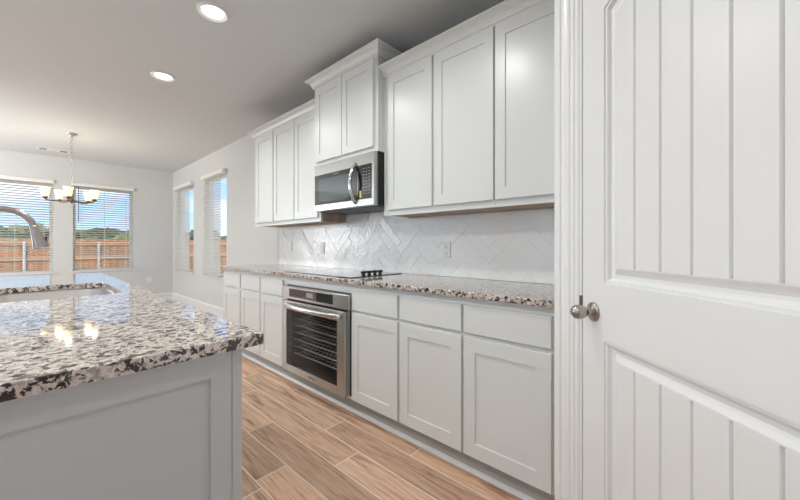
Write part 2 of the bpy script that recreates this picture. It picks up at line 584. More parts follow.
f.material_index = 1
box(bm, XL, XW, YB, YF, FL - 0.25, FL - 0.01)
for fc in bm.faces:
    if fc.calc_center_median().z < FL - 0.0005: fc.material_index = 1
fl = obj('floor', bm, [M_FLOOR, M_FGROUT])
put(fl, 'brown wood-look plank floor with pale joints, between island and cabinets', 'floor', kind='structure')

cl = obj('ceiling', bx(XL, XW + 0.14, YB, YF + 0.14, ZC, ZC + 0.12), M_CEIL)
put(cl, 'smooth pale grey ceiling with recessed lights over the kitchen', 'ceiling', kind='structure')


def wall_with_holes(name, mp, a0, a1, holes, d0, d1, label, mat=M_WALL, zt=ZC):
    bm = B()
    for d in (d0, d1):
        outer = [(a0, FL), (a1, FL), (a1, zt), (a0, zt)]
        hs = [[(h[0], h[2]), (h[1], h[2]), (h[1], h[3]), (h[0], h[3])] for h in holes]
        sheet_with_holes(bm, outer, hs, lambda a, b: mp(a, b, d))
    for h in [(a0, a1, FL, zt)] + list(holes):
        cs = [(h[0], h[2]), (h[1], h[2]), (h[1], h[3]), (h[0], h[3])]
        for i in range(4):
            p, q = cs[i], cs[(i + 1) % 4]
            bm.faces.new([bm.verts.new(mp(*p, d0)), bm.verts.new(mp(*q, d0)), bm.verts.new(mp(*q, d1)), bm.verts.new(mp(*p, d1))])
    bmesh.ops.remove_doubles(bm, verts=bm.verts[:], dist=1e-5)
    o = obj(name, bm, mat)
    return put(o, label, 'wall', kind='structure')


WR = [(5.66, 6.64, 0.615, 2.33), (7.25, 8.30, 0.615, 2.33)]             # side windows (y0, y1, z0, z1)
WF = [(0.555, 1.435, 0.655, 2.27), (-0.60, 0.300, 0.655, 2.27), (-3.3, -1.4, 0.02, 2.27)]         # far windows (x0, x1, z0, z1)
wall_with_holes('wall_right', map_right, Y_END - 0.1, YF + 0.14, WR, XW, XW + 0.14, 'warm grey wall behind the cabinets, with two narrow windows past them')
wall_with_holes('wall_far', map_end, XL - 0.14, XW, WF, YF, YF + 0.14, 'warm grey end wall with two wide windows over the yard')
wall_with_holes('wall_left', map_right, YB, YF, [(0.3, 2.9, 0.45, 2.27), (4.7, 7.1, 0.55, 2.27)], XL - 0.14, XL, 'grey wall across the room from the cabinets')
wall_with_holes('wall_back', map_end, XL - 0.14, 0.70, [(-3.0, -0.2, 0.5, 2.27)], YB - 0.14, YB, 'grey wall of the living room side')
o = obj('wall_return', bx(1.455, XW, Y_END - 0.1, Y_END - 0.001, FL, ZC), M_WALL)
put(o, 'short grey return wall closing the cabinet run at the pantry', 'wall', kind='structure')
o = obj('wall_side', bx(0.601, 0.70, YB, -0.425, FL, ZC), M_WALL)
put(o, 'grey wall running back from the pantry corner', 'wall', kind='structure')

DS0, DS1, DTOP = 0.33, 1.182, 2.10       # pantry door leaf
wall_with_holes('wall_pantry', map_diag, S_END, S_CORNER, [(DS0 - 0.022, DS1 + 0.022, FL, DTOP + 0.022)], N_WALL, N_WALL + 0.1, 'angled wall across the corner holding the pantry door')

# trims
BASEP = [(0, FL), (0.014, FL), (0.014, 0.10), (0.010, 0.112), (0.006, 0.118), (0.004, 0.13), (0, 0.13)]
o = obj('baseboard_right', sweep(B(), [(XW, YF), (XW, 4.085)], BASEP), M_TRIM)
put(o, 'white baseboard under the two narrow side windows', 'baseboard', kind='structure')
o = obj('baseboard_far', sweep(B(), [(XL, YF), (XW - 0.014, YF)], BASEP), M_TRIM)
put(o, 'white baseboard along the end wall under the wide windows', 'baseboard', kind='structure')

CASE = [(0, 0), (0, 0.022), (0.003, 0.024), (0.022, 0.024), (0.026, 0.0225), (0.0275, 0.017), (0.034, 0.0145), (0.040, 0.0165), (0.0425, 0.0205), (0.048, 0.0205), (0.0515, 0.018), (0.062, 0.0165), (0.064, 0.012), (0.074, 0.0095), (0.0755, 0.0055), (0.086, 0.005), (0.0895, 0)]
# casing runs up the knob side, over the head and down the hinge side; profile is (inwards from the outer edge, proud of the wall)
S_OUT0, S_OUT1, Z_OUT = DS0 - 0.011 - 0.0895 - 0.004, 1.335, DTOP + 0.10
bm = B()
path = [(S_OUT1, FL), (S_OUT1, Z_OUT), (S_OUT0, Z_OUT), (S_OUT0, FL)]


def case_mp(x, y, h): return map_diag(x, y, N_WALL - h)


# travel upward on knob side: right-hand side is +s ; the profile goes inward, so use negative offsets
K = (S_OUT1 - (DS1 + 0.014)) / 0.0895
sweep(bm, path, [(-o_ * K, h) for o_, h in CASE], case_mp)
o = obj('trim_1', bm, M_TRIM)
put(o, 'white moulded casing framing the pantry door', 'trim', kind='structure')
# ------------------------------------------------------------------ pantry door
c_mid = (DS0 + DS1) / 2
o3 = map_diag(c_mid, 0, 0.74)
door = thing('door_1', 'white two panel plank pantry door with satin knob', 'door', (o3[0], o3[1], FL), kind='structure')
NF = 0.7215                                # face of the leaf
ST = 0.116
PA0, PA1 = DS0 + ST, DS1 - ST
P_UP = (PA0, PA1, 1.024, 1.925)
P_LO = (PA0, PA1, 0.22, 0.834)
ARCH = 0.055


def panel_loop(p, i, arch):
    a0, a1, b0, b1 = p[0] + i, p[1] - i, p[2] + i, p[3] - i
    out = [(a0, b0), (a1, b0)]
    N = 14
    for k in range(N + 1):
        a = a1 + (a0 - a1) * k / N
        t = (a - (a0 + a1) / 2) / ((a1 - a0) / 2)
        out.append((a, b1 + arch * (1 - t * t)))
    return out


bm = B()
sheet_with_holes(bm, [(DS0, FL + 0.008), (DS1, FL + 0.008), (DS1, DTOP), (DS0, DTOP)], [panel_loop(P_UP, 0, ARCH), panel_loop(P_LO, 0, 0)], lambda a, b: map_diag(a, b, NF))
cs = [(DS0, FL + 0.008), (DS1, FL + 0.008), (DS1, DTOP), (DS0, DTOP)]
bk = [bm.verts.new(map_diag(a, b, NF + 0.035)) for a, b in cs]
bm.faces.new(bk)
for i in range(4):
    p, q = cs[i], cs[(i + 1) % 4]
    bm.faces.new([bm.verts.new(map_diag(*p, NF)), bm.verts.new(map_diag(*q, NF)), bm.verts.new(map_diag(*q, NF + 0.035)), bm.verts.new(map_diag(*p, NF + 0.035))])
bmesh.ops.remove_doubles(bm, verts=bm.verts[:], dist=1e-5)
obj('leaf', bm, M_DOOR, door)
PROF = [(0, 0), (0.0015, 0.005), (0.009, 0.005), (0.011, 0.008), (0.015, 0.016), (0.021, 0.0175), (0.030, 0.0175), (0.038, 0.014), (0.050, 0.0075), (0.054, 0.007)]
for p, arch in ((P_UP, ARCH), (P_LO, 0)):
    bm = B()
    prev = None
    for i, d in PROF:
        lp = [bm.verts.new(map_diag(a, b, NF + d)) for a, b in panel_loop(p, i, arch)]
        if prev:
            m = len(lp)
            for k in range(m):
                bm.faces.new((prev[k], prev[(k + 1) % m], lp[(k + 1) % m], lp[k]))
        prev = lp
    I = PROF[-1][0]
    a0, a1, b0, b1 = p[0] + I, p[1] - I, p[2] + I, p[3] - I
    us = [(a0, 0.007)]
    g = 0.941
    gs = []
    while g > a0: gs.append(g); g -= 0.0905
    for g in sorted(gs):
        us += [(g - 0.0045, 0.007), (g - 0.0025, 0.010), (g - 0.001, 0.0145), (g + 0.001, 0.0145), (g + 0.0025, 0.010), (g + 0.0045, 0.007)]
    us.append((a1, 0.007))
    prv = None
    for a, d in us:
        t = (a - (a0 + a1) / 2) / ((a1 - a0) / 2)
        zt = b1 + arch * (1 - t * t)
        cur = (bm.verts.new(map_diag(a, b0, NF + d)), bm.verts.new(map_diag(a, zt, NF + d)))
        if prv: bm.faces.new((prv[0], cur[0], cur[1], prv[1]))
        prv = cur
    obj('plank_panel', bm, M_DOOR, door)
# knob
KS, KZ = 1.119, 0.920
kax = Vector((-Q, Q, 0))
kc = Vector(map_diag(KS, KZ, NF))
rose = obj('rose', lathe(B(), [(0.0335, 0.0), (0.0335, 0.003), (0.031, 0.006), (0.024, 0.0085), (0.016, 0.011), (0.013, 0.013), (0.012, 0.024)], kc, kax, 32), M_NICKEL, door, True, 'satin nickel rose', 40)
obj('knob', lathe(B(), [(0.011, 0.020), (0.012, 0.027), (0.018, 0.032), (0.0225, 0.040), (0.0245, 0.050), (0.0240, 0.060), (0.0205, 0.069), (0.013, 0.0755), (0.004, 0.078)], kc, kax, 32), M_NICKEL, rose, True, 'satin nickel round knob', 50)
# jamb with stop and strike plate
jb = thing('trim_2', 'white door jamb with dark strike plate beside the knob', 'trim', (*map_diag(DS1 + 0.01, 0, 0.76)[:2], FL), kind='structure')
bm = B()
for a0, a1 in ((DS1 + 0.003, DS1 + 0.0218), (DS0 - 0.0218, DS0 - 0.003)):
    rings(bm, map_diag, [(a0, a1, FL, DTOP + 0.0215, N_WALL + 0.001), (a0, a1, FL, DTOP + 0.0215, N_WALL + 0.1)])
rings(bm, map_diag, [(DS0 - 0.003, DS1 + 0.003, DTOP + 0.003, DTOP + 0.0215, N_WALL + 0.001), (DS0 - 0.003, DS1 + 0.003, DTOP + 0.003, DTOP + 0.0215, N_WALL + 0.1)])
obj('jamb', bm, M_TRIM, jb)
obj('strike_plate', rings(B(), map_diag, [(DS1 + 0.001, DS1 + 0.013, 0.928, 0.966, N_WALL - 0.002), (DS1 + 0.001, DS1 + 0.013, 0.928, 0.966, N_WALL + 0.004)]), M_BRONZE, jb, label='dark strike plate')

# ------------------------------------------------------------------ base cabinets
bases = [
    (0.460, 0.9205, 0.484, 0.914, 'white base cabinet with drawer, beside the pantry door casing'),
    (0.9215, 1.3655, 0.929, 1.356, 'white base cabinet with drawer, middle of the three right of the oven'),
    (1.3665, 1.8085, 1.376, 1.803, 'white base cabinet with drawer, directly right of the wall oven'),
    (2.709, 3.1645, 2.743, 3.155, 'white base cabinet with drawer, directly left of the wall oven'),
    (3.1655, 3.6135, 3.176, 3.595, 'white base cabinet with drawer, second one left of the wall oven'),
    (3.6145, 4.080, 3.633, 4.065, 'white base cabinet with drawer, at the window end of the run'),
]


def carcass(bm, x0, x1, y0, y1, z0, z1):
    box(bm, x0, x1, y0, y1, z0, z1)


for y0, y1, d0, d1, lab in bases:
    t = thing('base_cabinet', lab, 'cabinet', ((BASE_FRAME + XW) / 2, (y0 + y1) / 2, FL), 'base cabinets under the granite counter')
    bm = bx(BASE_FRAME, XW - 0.002, y0, y1, 0.075, 0.8835)
    obj('body', bm, M_CAB, t)
    obj('toe_kick', bx(TOE_X, TOE_X + 0.015, y0, y1, FL, 0.0745), M_TOE_SHADED, t)
    obj('door', shaker(map_right, d0, d1, 0.084, 0.683, BASE_DOOR, 0.0188, 0.064, 0.007, 0.072), M_CAB, t)
    obj('drawer', slab_front(map_right, d0, d1, 0.703, 0.845, BASE_DOOR, 0.0188), M_CAB, t)

# oven cabinet and the wall oven
t = thing('oven_cabinet', 'white cabinet framing the built-in oven under the cooktop', 'cabinet', ((BASE_FRAME + XW) / 2, 2.26, FL))
bm = B()
box(bm, BASE_FRAME, XW - 0.002, 1.8095, 1.8245, 0.075, 0.8835)
box(bm, BASE_FRAME, XW - 0.002, 2.6935, 2.708, 0.075, 0.8835)
box(bm, BASE_FRAME, XW - 0.002, 1.8245, 2.6935, 0.815, 0.8835)
box(bm, BASE_FRAME, XW - 0.002, 1.8245, 2.6935, 0.075, 0.092)
obj('body', bm, M_CAB, t)
obj('toe_kick', bx(TOE_X, TOE_X + 0.015, 1.8095, 2.708, FL, 0.0745), M_TOE_SHADED, t)

OX, OY0, OY1 = 1.457, 1.835, 2.668
ov = thing('built_in_oven', 'stainless oven with black glass door built into the cabinets beneath the cooktop', 'oven', (1.8, 2.25, 0.094))
bm = B()     # hollow body: back, sides, top, bottom
box(bm, 1.515, 2.08, 1.828, 1.875, 0.094, 0.812)
box(bm, 1.515, 2.08, 2.640, 2.690, 0.094, 0.812)
box(bm, 1.515, 2.08, 1.875, 2.640, 0.600, 0.812)
box(bm, 1.515, 2.08, 1.875, 2.640, 0.094, 0.130)
box(bm, 2.02, 2.08, 1.875, 2.640, 0.130, 0.600)
obj('body', bm, M_DARK, ov)
PX = 1.472
pan = obj('control_panel', rings(B(), map_right, [(1.812, 2.692, 0.700, 0.805, 1.514), (1.812, 2.692, 0.700, 0.805, PX + 0.004), (1.816, 2.688, 0.704, 0.801, PX)]), M_STEEL, ov)
obj('display', rings(B(), map_right, [(1.985, 2.585, 0.722, 0.792, PX + 0.001), (1.985, 2.585, 0.722, 0.792, PX - 0.0015)]), M_BLACKG, pan, label='black glass touch display')
obj('screen', rings(B(), map_right, [(2.235, 2.325, 0.738, 0.776, PX), (2.235, 2.325, 0.738, 0.776, PX - 0.0019)]), plain('dim_screen', (0.30, 0.30, 0.30), 0.3), pan, label='small grey display screen')
# door frame with a window opening
GY0, GY1, GZ0, GZ1 = 1.915, 2.605, 0.160, 0.618
DZ0, DZ1 = 0.100, 0.690
bm = B()
rings(bm, map_right, [(GY0, GY1, GZ0, GZ1, OX + 0.055), (OY0, OY1, DZ0, DZ1, OX + 0.055), (OY0, OY1, DZ0, DZ1, OX + 0.004), (OY0 + 0.004, OY1 - 0.004, DZ0 + 0.004, DZ1 - 0.004, OX),
                      (GY0, GY1, GZ0, GZ1, OX), (GY0, GY1, GZ0, GZ1, OX + 0.055)], False, False)
bmesh.ops.remove_doubles(bm, verts=bm.verts[:], dist=1e-6)
od = obj('door', bm, M_STEEL, ov, label='stainless oven door')
obj('window_pane', rings(B(), map_right, [(GY0, GY1, GZ0, GZ1, OX + 0.006), (GY0, GY1, GZ0, GZ1, OX + 0.002)]), M_OVENPANE, od, label='dark oven window')
bm = B()
hz = 0.652
tube(bm, [(OX - 0.002 - 0.045 * math.sin(PI * min(1, max(0, k / 16))) ** 0.45, 1.875 + 0.755 * k / 16, hz) for k in range(17)], 0.0125, 12)
for v in bm.verts: v.co.z = hz + (v.co.z - hz) * 1.55
obj('handle', bm, M_CHROME, od, True, 'bright curved bar handle')
for rz in (0.215, 0.275, 0.335, 0.395, 0.455, 0.515):
    bm = B()
    for xx in (1.56, 1.62, 1.68):
        tube(bm, [(xx, 1.885, rz), (xx, 2.63, rz)], 0.004, 6)
    for k in range(14):
        yy = 1.9 + 0.71 * k / 13
        tube(bm, [(1.56, yy, rz), (1.98, yy, rz)], 0.0022, 5)
    tube(bm, [(1.55, 1.885, rz + 0.006), (1.55, 2.63, rz + 0.006)], 0.0055, 6)
    obj('rack', bm, M_RACK, ov)
lettering('FRIGIDAIRE', 0.017, M_SLOT, od, 'logo', (OX - 0.0006, 2.235, 0.128), ((0, -1, 0), (0, 0, 1)))

# toe moulding
SHOE = [(0, 0), (0.019, 0), (0.0185, 0.006), (0.014, 0.014), (0.007, 0.018), (0, 0.019)]
o = obj('trim_3', sweep(B(), [(TOE_X - 0.0005, 4.080), (TOE_X - 0.0005, 0.462)], [(a, b + FL) for a, b in SHOE]), M_TRIM)
put(o, 'white shoe moulding on the floor under the base cabinets', 'trim', kind='structure')

# counter
bm = bx(1.473, XW - 0.003, 0.4565, 4.105, 0.8845, 0.914, 0.004, 2)
o = obj('countertop', bm, M_GRAN)
put(o, 'long speckled granite counter on the cabinets along the wall', 'countertop')

# cooktop
CY0, CY1 = 1.862, 2.79
ck = thing('cooktop', 'black glass electric cooktop with four knobs on the granite counter', 'cooktop', (1.81, 2.32, 0.9145))
obj('glass_top', bx(1.54, 2.085, CY0, CY1, 0.9145, 0.9205, 0.002, 2), M_COOK, ck)
M_RING = plain('ring_print', (0.12, 0.12, 0.12), 0.3)
for cx, cy, r in ((1.67, 2.63, 0.095), (1.95, 2.63, 0.075), (1.67, 2.24, 0.075), (1.95, 2.24, 0.105)):
    bm = B()
    n = 40
    a = [bm.verts.new((cx + r * math.cos(2 * PI * k / n), cy + r * math.sin(2 * PI * k / n), 0.9207)) for k in range(n)]
    b_ = [bm.verts.new((cx + (r - 0.003) * math.cos(2 * PI * k / n), cy + (r - 0.003) * math.sin(2 * PI * k / n), 0.9207)) for k in range(n)]
    for k in range(n): bm.faces.new((a[k], a[(k + 1) % n], b_[(k + 1) % n], b_[k]))
    obj('burner_ring', bm, M_RING, ck, label='thin grey burner circle')
for kx in (1.705, 1.763, 1.822, 1.880):
    obj('knob', lathe(B(), [(0.016, 0), (0.016, 0.004), (0.0105, 0.007), (0.0105, 0.012), (0.021, 0.015), (0.022, 0.030), (0.020, 0.033), (0.001, 0.033)], (kx, 1.915, 0.9205), (0, 0, 1), 20), M_BLACK, ck, True, None, 35)

# ------------------------------------------------------------------ upper cabinets
UZ0, UZ1 = 1.372, 2.440
uppers = [
    (0.4565, 0.8985, 0.480, 0.893, 'white single-door upper cabinet beside the pantry door casing'),
    (0.8995, 1.3365, 0.905, 1.326, 'white single-door upper cabinet, middle of the three right of the microwave'),
    (1.3375, 1.8085, 1.347, 1.756, 'white single-door upper cabinet directly right of the microwave'),
    (2.6345, 3.0730, 2.667, 3.064, 'white single-door upper cabinet directly left of the microwave'),
    (3.0740, 3.5070, 3.083, 3.496, 'white single-door upper cabinet, second one left of the microwave'),
    (3.5080, 3.980, 3.519, 3.930, 'white single-door upper cabinet at the window end of the run'),
]
for y0, y1, d0, d1, lab in uppers:
    t = thing('upper_cabinet', lab, 'cabinet', ((UP_FRAME + XW) / 2, (y0 + y1) / 2, UZ0), 'upper cabinets on the tiled wall')
    bm = B()
    box(bm, UP_FRAME, UP_FRAME + 0.019, y0, y1, UZ0, UZ1)
    box(bm, UP_FRAME + 0.019, XW - 0.002, y0, y1, UZ0 + 0.010, UZ1 - 0.006)
    obj('body', bm, M_CAB, t)
    obj('top_panel', bx(UP_FRAME + 0.0195, XW - 0.002, y0 + 0.001, y1 - 0.001, UZ1 - 0.0058, UZ1 - 0.001), M_DARK_TOP, t, label='dark brown top, unseen, added to cut ceiling bounce')
    obj('bottom_panel', bx(UP_FRAME + 0.0195, XW - 0.002, y0 + 0.001, y1 - 0.001, UZ0 + 0.006, UZ0 + 0.0098), M_RAW, t, label='bare tan wood underside')
    if abs(y0 - 2.6345) < 1e-3:
        obj('side_panel', bx(UP_FRAME + 0.0195, XW - 0.002, y0 - 0.0012, y0 - 0.0002, UZ0 + 0.001, 1.86), M_RAW, t, label='bare tan wood side below the microwave')
    obj('door', shaker(map_right, d0, d1, 1.412, 2.411, UP_DOOR, 0.0188, 0.060, 0.007, 0.068), M_CAB, t)

MZ0, MZ1 = 1.860, 2.590
t = thing('upper_cabinet', 'tall white double-door upper cabinet above the microwave', 'cabinet', ((MID_FRAME + XW) / 2, 2.22, MZ0), 'upper cabinets on the tiled wall')
obj('body', bx(MID_FRAME, XW - 0.002, 1.8100, 2.6330, MZ0, MZ1), M_CAB, t)
obj('top_panel', bx(MID_FRAME + 0.02, XW - 0.002, 1.8110, 2.6320, MZ1 + 0.0002, MZ1 + 0.005), M_DARK_TOP, t, label='dark brown top, unseen, added to cut ceiling bounce')
obj('door', shaker(map_right, 1.848, 2.220, 1.895, 2.558, MID_DOOR, 0.0188, 0.060, 0.007, 0.068), M_CAB, t)
obj('door', shaker(map_right, 2.226, 2.600, 1.895, 2.558, MID_DOOR, 0.0188, 0.060, 0.007, 0.068), M_CAB, t)

# crown mouldings
CROWN = [(0, 0), (0.012, 0), (0.013, 0.010), (0.019, 0.014), (0.021, 0.026), (0.028, 0.042), (0.041, 0.054), (0.056, 0.061), (0.060, 0.066), (0.066, 0.066), (0.067, 0.076), (0, 0.076)]


def crown(name, path, z, lab):
    o = obj(name, sweep(B(), path, [(a, b + z) for a, b in CROWN]), M_CAB)
    put(o, lab, 'trim', kind='structure')


crown('trim_4', [(UP_FRAME - 0.001, 1.8085), (UP_FRAME - 0.001, 0.457)], 2.414, 'white crown moulding atop the upper cabinets right of the microwave')
crown('trim_5', [(XW - 0.002, 3.982), (UP_FRAME - 0.001, 3.982), (UP_FRAME - 0.001, 2.635)], 2.414, 'white crown moulding atop the upper cabinets left of the microwave')
crown('trim_6', [(XW - 0.002, 2.6345), (MID_FRAME - 0.001, 2.6345), (MID_FRAME - 0.001, 1.8085), (XW - 0.002, 1.8085)], 2.566, 'white crown moulding atop the taller cabinet over the microwave')

# ------------------------------------------------------------------ microwave
MX, MY0, MY1, MWZ0, MWZ1 = 1.720, 1.815, 2.588, 1.450, 1.852
mw = thing('microwave', 'stainless over-range microwave with black glass front under the tall cabinet', 'microwave', (1.93, 2.2, MWZ0))
obj('body', bx(MX + 0.040, XW - 0.016, MY0, MY1 + 0.035, MWZ0 + 0.004, MWZ1 + 0.006), M_BLACK, mw, label='black case')
obj('grease_filter', bx(1.80, 2.08, 1.88, 2.20, MWZ0 - 0.002, MWZ0 + 0.003), M_MESHF, mw)
obj('grease_filter', bx(1.80, 2.08, 2.23, 2.55, MWZ0 - 0.002, MWZ0 + 0.003), M_MESHF, mw)
SPL = 2.000
mwd = obj('door', rings(B(), map_right, [(SPL + 0.001, MY1, MWZ0, MWZ1, MX + 0.0395), (SPL + 0.001, MY1, MWZ0, MWZ1, MX + 0.003), (SPL + 0.001, MY1 - 0.003, MWZ0 + 0.003, MWZ1 - 0.003, MX)]), M_STEEL, mw, label='stainless door')
mwp = obj('control_panel', rings(B(), map_right, [(MY0, SPL, MWZ0, MWZ1, MX + 0.0395), (MY0, SPL, MWZ0, MWZ1, MX + 0.003), (MY0 + 0.003, SPL, MWZ0 + 0.003, MWZ1 - 0.003, MX)]), M_STEEL, mw, label='stainless control side')
obj('glass', rings(B(), map_right, [(SPL + 0.004, 2.580, 1.503, 1.765, MX + 0.001), (SPL + 0.004, 2.580, 1.503, 1.765, MX - 0.0015)]), M_BLACKG, mwd, label='black glass window')
obj('inner_window', rings(B(), map_right, [(2.105, 2.520, 1.528, 1.725, MX), (2.105, 2.520, 1.528, 1.725, MX - 0.0019)]), plain('smoked_window', (0.055, 0.075, 0.08), 0.06, coat=0.3), mwd, label='smoked grey see-through window')
obj('keypad', rings(B(), map_right, [(1.840, SPL - 0.004, 1.503, 1.765, MX + 0.001), (1.840, SPL - 0.004, 1.503, 1.765, MX - 0.0015)]), M_BLACKG, mwp, label='black glass keypad')
bm = B()
for r in range(9):
    for c in range(3):
        yy = 1.868 + 0.030 * c
        zz = 1.735 - 0.024 * r
        rings(bm, map_right, [(yy - 0.008, yy + 0.008, zz - 0.002, zz + 0.002, MX - 0.0012), (yy - 0.008, yy + 0.008, zz - 0.002, zz + 0.002, MX - 0.0019)])
put(obj('key_legend', bm, M_PRINT, mwp, label='rows of small grey key marks'), kind='stuff')
obj('sticker', rings(B(), map_right, [(1.955, 1.976, 1.515, 1.568, MX - 0.001), (1.955, 1.976, 1.515, 1.568, MX - 0.0022)]), M_YELLOW, mwp, label='small yellow sticker')
bm = B()
tube(bm, [(MX + 0.004 - 0.062 * math.sin(PI * k / 20) ** 0.75, 2.026, 1.478 + 0.312 * k / 20) for k in range(21)], 0.0115, 12)
for v in bm.verts: v.co.y = 2.026 + (v.co.y - 2.026) * 1.3
obj('handle', bm, M_CHROME, mwd, True, 'bright bowed bar handle')
lettering('FRIGIDAIRE', 0.016, M_PRINT, mwd, 'logo', (MX - 0.0018, 2.272, 1.748), ((0, -1, 0), (0, 0, 1)))

# ------------------------------------------------------------------ backsplash, herringbone tiles
bm = B()
TW, TL = 0.076, 0.304
kk = 4
XT = XW - 0.0125
rng = random.Random(3)
CX, CZ = 1.52, 1.02


def tile(bm, p0, p1, q0, q1):
    g = 0.0009
    p0 += g; p1 -= g; q0 += g; q1 -= g
    e = 0.0018
    tl, ts = rng.gauss(0, 0.006), rng.gauss(0, 0.028)
    tx, ty = (tl, ts) if p1 - p0 > q1 - q0 else (ts, tl)
    pc, qc = (p0 + p1) / 2, (q0 + q1) / 2

    def w(p, q, d):
        yy = CX + Q * (p - q)
        zz = CZ + Q * (p + q)
        return (d + ((p - pc) * tx + (q - qc) * ty), yy, zz)
    lo = [bm.verts.new(w(p, q, XT + 0.0045)) for p, q in ((p0, q0), (p1, q0), (p1, q1), (p0, q1))]
    l1 = [bm.verts.new(w(p, q, XT + 0.0012)) for p, q in ((p0, q0), (p1, q0), (p1, q1), (p0, q1))]
    l2 = [bm.verts.new(w(p, q, XT)) for p, q in ((p0 + e, q0 + e), (p1 - e, q0 + e), (p1 - e, q1 - e), (p0 + e, q1 - e))]
    for a, b_ in ((lo, l1), (l1, l2)):
        for i in range(4):
            bm.faces.new((a[i], a[(i + 1) % 4], b_[(i + 1) % 4], b_[i]))
    bm.faces.new(l2)


for i in range(-14, 14):
    for j in range(-9, 9):
        ox, oy = (i + kk * j) * TW, (i - kk * j) * TW
        yy, zz = CX + Q * (ox - oy), CZ + Q * (ox + oy)
        if not (0.0 < yy < 4.5 and 0.3 < zz < 1.9): continue
        tile(bm, ox, ox + TL, oy, oy + TW)
        tile(bm, ox, ox + TW, oy + TW, oy + TW + TL)
for co, no in (((0, 0.4575, 0), (0, -1, 0)), ((0, 3.952, 0), (0, 1, 0)), ((0, 0, 0.9155), (0, 0, -1)), ((0, 0, 1.448), (0, 0, 1))):
    bmesh.ops.bisect_plane(bm, geom=bm.verts[:] + bm.edges[:] + bm.faces[:], plane_co=co, plane_no=no, clear_outer=True)
# keep the tiles behind the cabinets' underside only as high as the cabinet bottoms
nf = len(bm.faces)
t0 = len(bm.faces)
box(bm, XT + 0.0016, XW - 0.0005, 0.4575, 3.952, 0.9155, 1.370)
box(bm, XT + 0.0016, XW - 0.0005, 1.812, 2.630, 1.370, 1.447)
for f in list(bm.faces)[t0:]: f.material_index = 1
dead = [v for v in bm.verts if v.co.z > 1.3705 and not (1.8 < v.co.y < 2.64)]
bmesh.ops.delete(bm, geom=dead, context='VERTS')
o = obj('backsplash', bm, [M_TILE, M_GROUT])
put(o, 'glossy white herringbone tile on the wall between counter and upper cabinets', 'backsplash', kind='structure')


# outlets
def plate_right(y, z, lab, outlet, xf, w=0.072, h=0.116):
    t = thing('wall_outlet' if outlet else 'wall_plate', lab, 'outlet' if outlet else 'switch plate', (xf, y, z - h / 2), 'plates on the tiled wall')
    obj('plate', rings(B(), map_right, [(y - w / 2, y + w / 2, z - h / 2, z + h / 2, xf), (y - w / 2, y + w / 2, z - h / 2, z + h / 2, xf - 0.003), (y - w / 2 + 0.003, y + w / 2 - 0.003, z - h / 2 + 0.003, z + h / 2 - 0.003, xf - 0.006)]), M_PLATE, t)
    if outlet:
        for dz in (0.026, -0.026):
            bm = lathe(B(), [(0.017, 0.0), (0.017, 0.0015)], (xf - 0.006, y, z + dz), (-1, 0, 0), 18)
            so = obj('socket', bm, M_PLATE, t)
            b2 = B()
            for dy in (-0.007, 0.007): box(b2, xf - 0.0080, xf - 0.0074, y + dy - 0.0012, y + dy + 0.0012, z + dz - 0.002, z + dz + 0.008)
            box(b2, xf - 0.0080, xf - 0.0074, y - 0.003, y + 0.003, z + dz - 0.012, z + dz - 0.007)
            obj('slot', b2, M_SLOT, so)
    else:
        obj('rocker', rings(B(), map_right, [(y - 0.017, y + 0.017, z - 0.033, z + 0.033, xf - 0.0055), (y - 0.016, y + 0.016, z - 0.032, z + 0.032, xf - 0.008)]), M_PLATE, t)


plate_right(1.437, 1.114, 'white duplex outlet on the tile right of the cooktop', True, XT - 0.001)
plate_right(3.03, 1.122, 'white plate on the tile behind the cooktop, nearer of the two', False, XT - 0.001)
plate_right(3.68, 1.143, 'white plate on the tile at its far end near the windows', False, XT - 0.001)

# ------------------------------------------------------------------ island
IX0, IX1, IY0, IY1 = -0.70, 0.385, 0.905, 3.83
isl = thing('kitchen_island', 'pale grey island cabinet with a recessed shaker end panel', 'island', ((IX0 + IX1) / 2, (IY0 + IY1) / 2, FL))
bm = B()
box(bm, IX0, 0.3545, IY0 + 0.018, 2.06, FL, 0.8835)
box(bm, IX0, 0.3545, 2.90, IY1, FL, 0.8835)
box(bm, IX0, -0.20, 2.06, 2.90, FL, 0.8835)
box(bm, 0.347, 0.3545, 2.06, 2.90, FL, 0.8835)
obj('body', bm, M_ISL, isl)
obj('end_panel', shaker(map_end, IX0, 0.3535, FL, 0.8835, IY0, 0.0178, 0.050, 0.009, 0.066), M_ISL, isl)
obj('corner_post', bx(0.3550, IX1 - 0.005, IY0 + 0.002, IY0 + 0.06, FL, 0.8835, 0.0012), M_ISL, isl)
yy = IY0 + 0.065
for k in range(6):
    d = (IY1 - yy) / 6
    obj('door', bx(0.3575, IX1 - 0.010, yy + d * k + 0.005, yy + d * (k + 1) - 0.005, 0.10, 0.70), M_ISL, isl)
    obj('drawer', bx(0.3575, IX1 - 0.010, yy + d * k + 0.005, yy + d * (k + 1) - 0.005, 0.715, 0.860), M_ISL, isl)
o = obj('bumper', lathe(B(), [(0.006, 0), (0.006, 0.003), (0.004, 0.006), (0.001, 0.007)], (0.3805, IY0 + 0.03, 0.70), (1, 0, 0), 12), M_PLATE, isl, label='small white door bumper')

